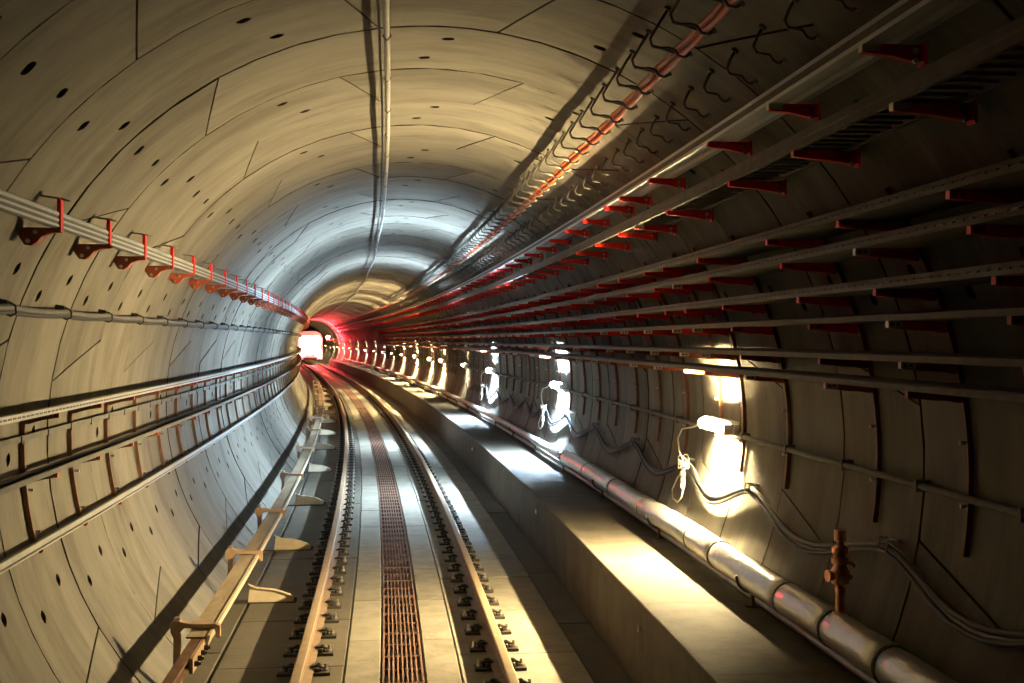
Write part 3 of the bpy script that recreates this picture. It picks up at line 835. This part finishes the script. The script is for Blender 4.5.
# wavy cables hung on the right wall
PKS = [2.4, 4.6, 6.85, 9.55, 11.6, 14.1, 16.7, 19.1, 21.5, 23.9, 26.3, 28.7, 31.1, 33.5, 36]
for k, (dth, dr, rr, mt) in enumerate(((0, 0, .019, 'black'), (-.55, .012, .017, 'grey'), (-1.0, -.004, .014, 'black'), (.4, .015, .013, 'pale'))):
    pts = []
    for a, c in zip(PKS, PKS[1:]):
        for m_ in range(12):
            f = m_ / 12
            lo = -14.8 - .35 * k * .8
            th = -10.6 + (lo + 10.6) * (.5 - .5 * cos(2 * pi * f)) ** .8
            pts.append(PR(a + (c - a) * f, th + dth * .6, 2.63 + dr))
    b = MB(); b.tube(pts, rr, 6)
    o = wobj('hanging_cable', b, M[mt], None, True)
    tag(o, ['thick black cable hung in swags along the right wall', 'grey cable hung in swags along the right wall', 'thin black cable sagging lowest in the swags on the right wall', 'thin pale cable in the swags on the right wall'][k], 'cable')
for j, s in enumerate(PKS[1:13]):
    b = MB(); b.tube([(.05, -.06, .03), (-.02, -.06, .035), (-.03, -.06, -.03), (-.03, .06, -.035), (-.02, .06, .035), (.05, .06, .03)], .007, 6)
    b.box(.03, .06, -.07, .07, .02, .04)
    o = obj('cable_hanger', b, M['wire']); q = polar(-10.4, 2.63); place(o, s, *q)
    tag(o, 'square wire hanger of the swagged cables, %s from the viewer' % ORD[j], 'hanger', 'hangers of the swagged cables')
# cords and plugs under the lamps
for i, s in enumerate((11.35, 20.9, 30.9)):
    nm = ['nearest', 'second', 'third'][i]
    q = polar(-10.2, 2.56); t = thing('lamp_cord', 'pale looped cord and tied plug hanging below the %s wall lamp' % nm, 'cord', P(s, *q), heading(s))
    b = MB(); b.tube([(.03, -.42, .40), (-.02, -.30, .36), (-.04, .02, .32), (-.05, .14, .22), (-.04, .12, .10), (-.02, .04, .0), (0, 0, -.04)], .0085, 6); obj('feed_cord', b, M['pale'], t, True)
    b = MB(); b.tube([(0, .0, -.04), (-.06, .12, -.15), (-.08, .24, -.28), (-.08, .22, -.36), (-.07, .08, -.38), (-.06, -.04, -.32), (-.04, -.06, -.2), (-.03, -.03, -.1)], .0085, 6); obj('hanging_loop', b, M['pale'], t, True)
    b = MB(); b.lathe([(.012, -.19), (.026, -.185), (.026, -.14), (.02, -.135), (.03, -.12), (.03, -.08), (.015, -.07), (.012, -.03)], 10, (-.045, -.03, 0)); obj('plug', b, M['grey'], t)
    b = MB(); b.lathe([(.014, -.235), (.022, -.23), (.022, -.195), (.014, -.19)], 10, (-.045, -.03, 0)); obj('plug_cap', b, M['white'], t)
    b = MB()
    for k in range(7):
        a = random.uniform(0, 6.28); z = random.uniform(-.03, .05)
        b.tube([(-.03 + .05 * cos(a + u) , .07 * sin(a + u), z + .03 * sin(2 * u + k)) for u in [x * .6 for x in range(9)]], .005, 5)
    obj('wire_knot', b, M['pale'], t, True)

# ------------------------------------------------------------------ foil covered pipe, bare pipe, standpipe
PL_, PZ = 2.336, -.997
pp = thing('insulated_pipe', 'thick pipe in wrinkled silver foil along the right wall above the walkway', 'pipe', P(3, PL_, PZ - .1))
bands = [-6, 0, 2.2, 4.2, 6.15, 7.0, 7.85, 9.5, 10.3, 12.2, 13.9, 15.6, 17.5]
def pipe_c(s): return P(s, PL_ + .006 * sin(s * 1.9), PZ + .006 * sin(s * 1.3))
for a, c in zip(bands, bands[1:]):
    b = MB(); ss = srange(a + .004, c - .004, .16)
    b.tube([pipe_c(s) - pp.location for s in ss], [.110 + .0025 * sin(s * 13) + .002 * sin(s * 29 + 1) for s in ss], 20); obj('foil_sleeve', b, M['foil'], pp, True)
    b = MB(); b.tube([pipe_c(c - .012) - pp.location, pipe_c(c + .012) - pp.location], .1165, 20, True); obj('band', b, M['galvdull'], pp, False)
b = MB(); b.tube([P(s, PL_ + .01, PZ - .02) for s in srange(17.4, 112, .8)], .062, 12)
o = wobj('bare_pipe', b, M['pipe'], None, True); tag(o, 'thinner bare steel pipe continuing from the foil pipe along the far right wall', 'pipe')
b = MB(); b.tube([P(s, 2.372, -1.165) for s in srange(-8, 112, .8)], .03, 10)
o = wobj('drain_pipe', b, M['pipe'], None, True); tag(o, 'slim grey pipe running just under the foil covered pipe', 'pipe')
for j in range(26):
    s = 5.6 + j * 3.05
    r_ = .12 if s < 17.4 else .07
    t = thing('pipe_support', 'steel support under the right wall pipe, %s from the viewer' % (ORD[j] if j < 20 else 'far beyond the twentieth'), 'support', P(s, PL_, WALK + .001), heading(s), 'supports of the right wall pipe')
    zc_ = PZ - WALK
    b = MB(); b.box(-.05, .04, -.03, .03, 0, .012); obj('foot', b, M['galvdull'], t)
    b = MB(); b.box(-.015, .015, -.018, .018, .012, zc_ - r_ + .004); obj('leg', b, M['rust'], t)
    b = MB(); b.tube([((r_ + .004) * cos(a), 0, zc_ + (r_ + .004) * sin(a)) for a in [x * pi / 12 + pi for x in range(13)]], .01, 6); obj('saddle', b, M['dark'], t, True)
st = thing('standpipe_valve', 'copper standpipe valve rising from the foil covered pipe near the right edge', 'valve', P(6.95, PL_ + .01, PZ + .105), heading(6.95))
b = MB(); b.lathe([(.045, -.02), (.045, .01), (.028, .02), (.026, .12), (.03, .125), (.03, .15), (.026, .155), (.026, .17)], 14); obj('stem', b, M['copper'], st, True, True)
b = MB(); b.lathe([(.03, .17), (.05, .18), (.056, .215), (.056, .25), (.04, .275), (.036, .29)], 14); b.tube([(0, 0, .225), (-.07, -.01, .225), (-.082, -.012, .225)], [.03, .03, .036], 12); obj('valve_body', b, M['copper'], st, True, True)
b = MB(); b.lathe([(.036, .29), (.052, .3), (.052, .325), (.034, .335), (.045, .35), (.048, .385), (.034, .4)], 14); obj('bonnet', b, M['copper'], st, True, True)
b = MB(); b.lathe([(.022, .4), (.022, .425), (.036, .43), (.036, .485), (.03, .49)], 12); obj('cap', b, M['copper'], st, True, True)
b = MB(); b.tube([(.0, -.02, .3), (.06, -.03, .3), (.075, -.03, .28)], .012, 8); b.tube([(.02, .0, .23), (.065, -.02, .21)], .016, 8); obj('handle', b, M['copper'], st, True)

# ------------------------------------------------------------------ far end: train and red signal
tr = thing('train', 'far oncoming train with dazzling white front lights', 'train', P(128, TC, RT), heading(128))
b = MB(); hw = 1.3
front = [(-hw + .1, .35), (hw - .1, .35), (hw, .7), (hw, 2.5), (hw - .25, 3.05), (hw - .7, 3.25), (-hw + .7, 3.25), (-hw + .25, 3.05), (-hw, 2.5), (-hw, .7)]
b.prism(front, 0, 14); obj('body', b, M['bodywhite'], tr)
hl = emit('headlight_white', (1, .93, .95), TRAIN_LIGHT); rl = emit('marker_red', (1, .03, .04), 900)
b = MB(); b.prism([(-1.05, 1.55), (1.05, 1.55), (1.1, 2.4), (.9, 2.75), (-.9, 2.75), (-1.1, 2.4)], -.03, 0); obj('glare_windscreen', b, hl, tr)  # pane made to glow, filling out the white glare of the front
for x in (-.75, .75):
    b = MB(); b.cyl((x, -.08, 1.05), (x, 0, 1.05), .36, 20); obj('headlight', b, hl, tr)
    b = MB(); b.cyl((x * 1.35, -.06, .62), (x * 1.35, 0, .62), .11, 12); obj('marker_light', b, rl, tr)
b = MB(); b.cyl((0, -.08, 1.15), (0, 0, 1.15), .3, 20); obj('headlight', b, hl, tr)
b = MB(); b.box(-.7, .7, -.25, 0, .35, .55); obj('coupler_beam', b, M['dark'], tr)
sg_ = thing('red_signal', 'red signal lamp on a wall arm right of the far train', 'signal', P(120, 1.25, .75), heading(120))
b = MB(); b.box(-.1, .1, -.3, .1, -.1, .04); obj('housing', b, M['dark'], sg_)
b = MB(); b.box(.1, 1.2, -.06, .0, -.06, .0); obj('wall_arm', b, M['dark'], sg_)
b = MB(); b.lathe([(.02, -.16), (.11, -.12), (.15, -.04), (.16, .03), (.12, .11), (.03, .16)], 14, (0, -.2, .2)); obj('lens', b, emit('signal_red', (1, .03, .04), RED_SIGNAL), sg_)
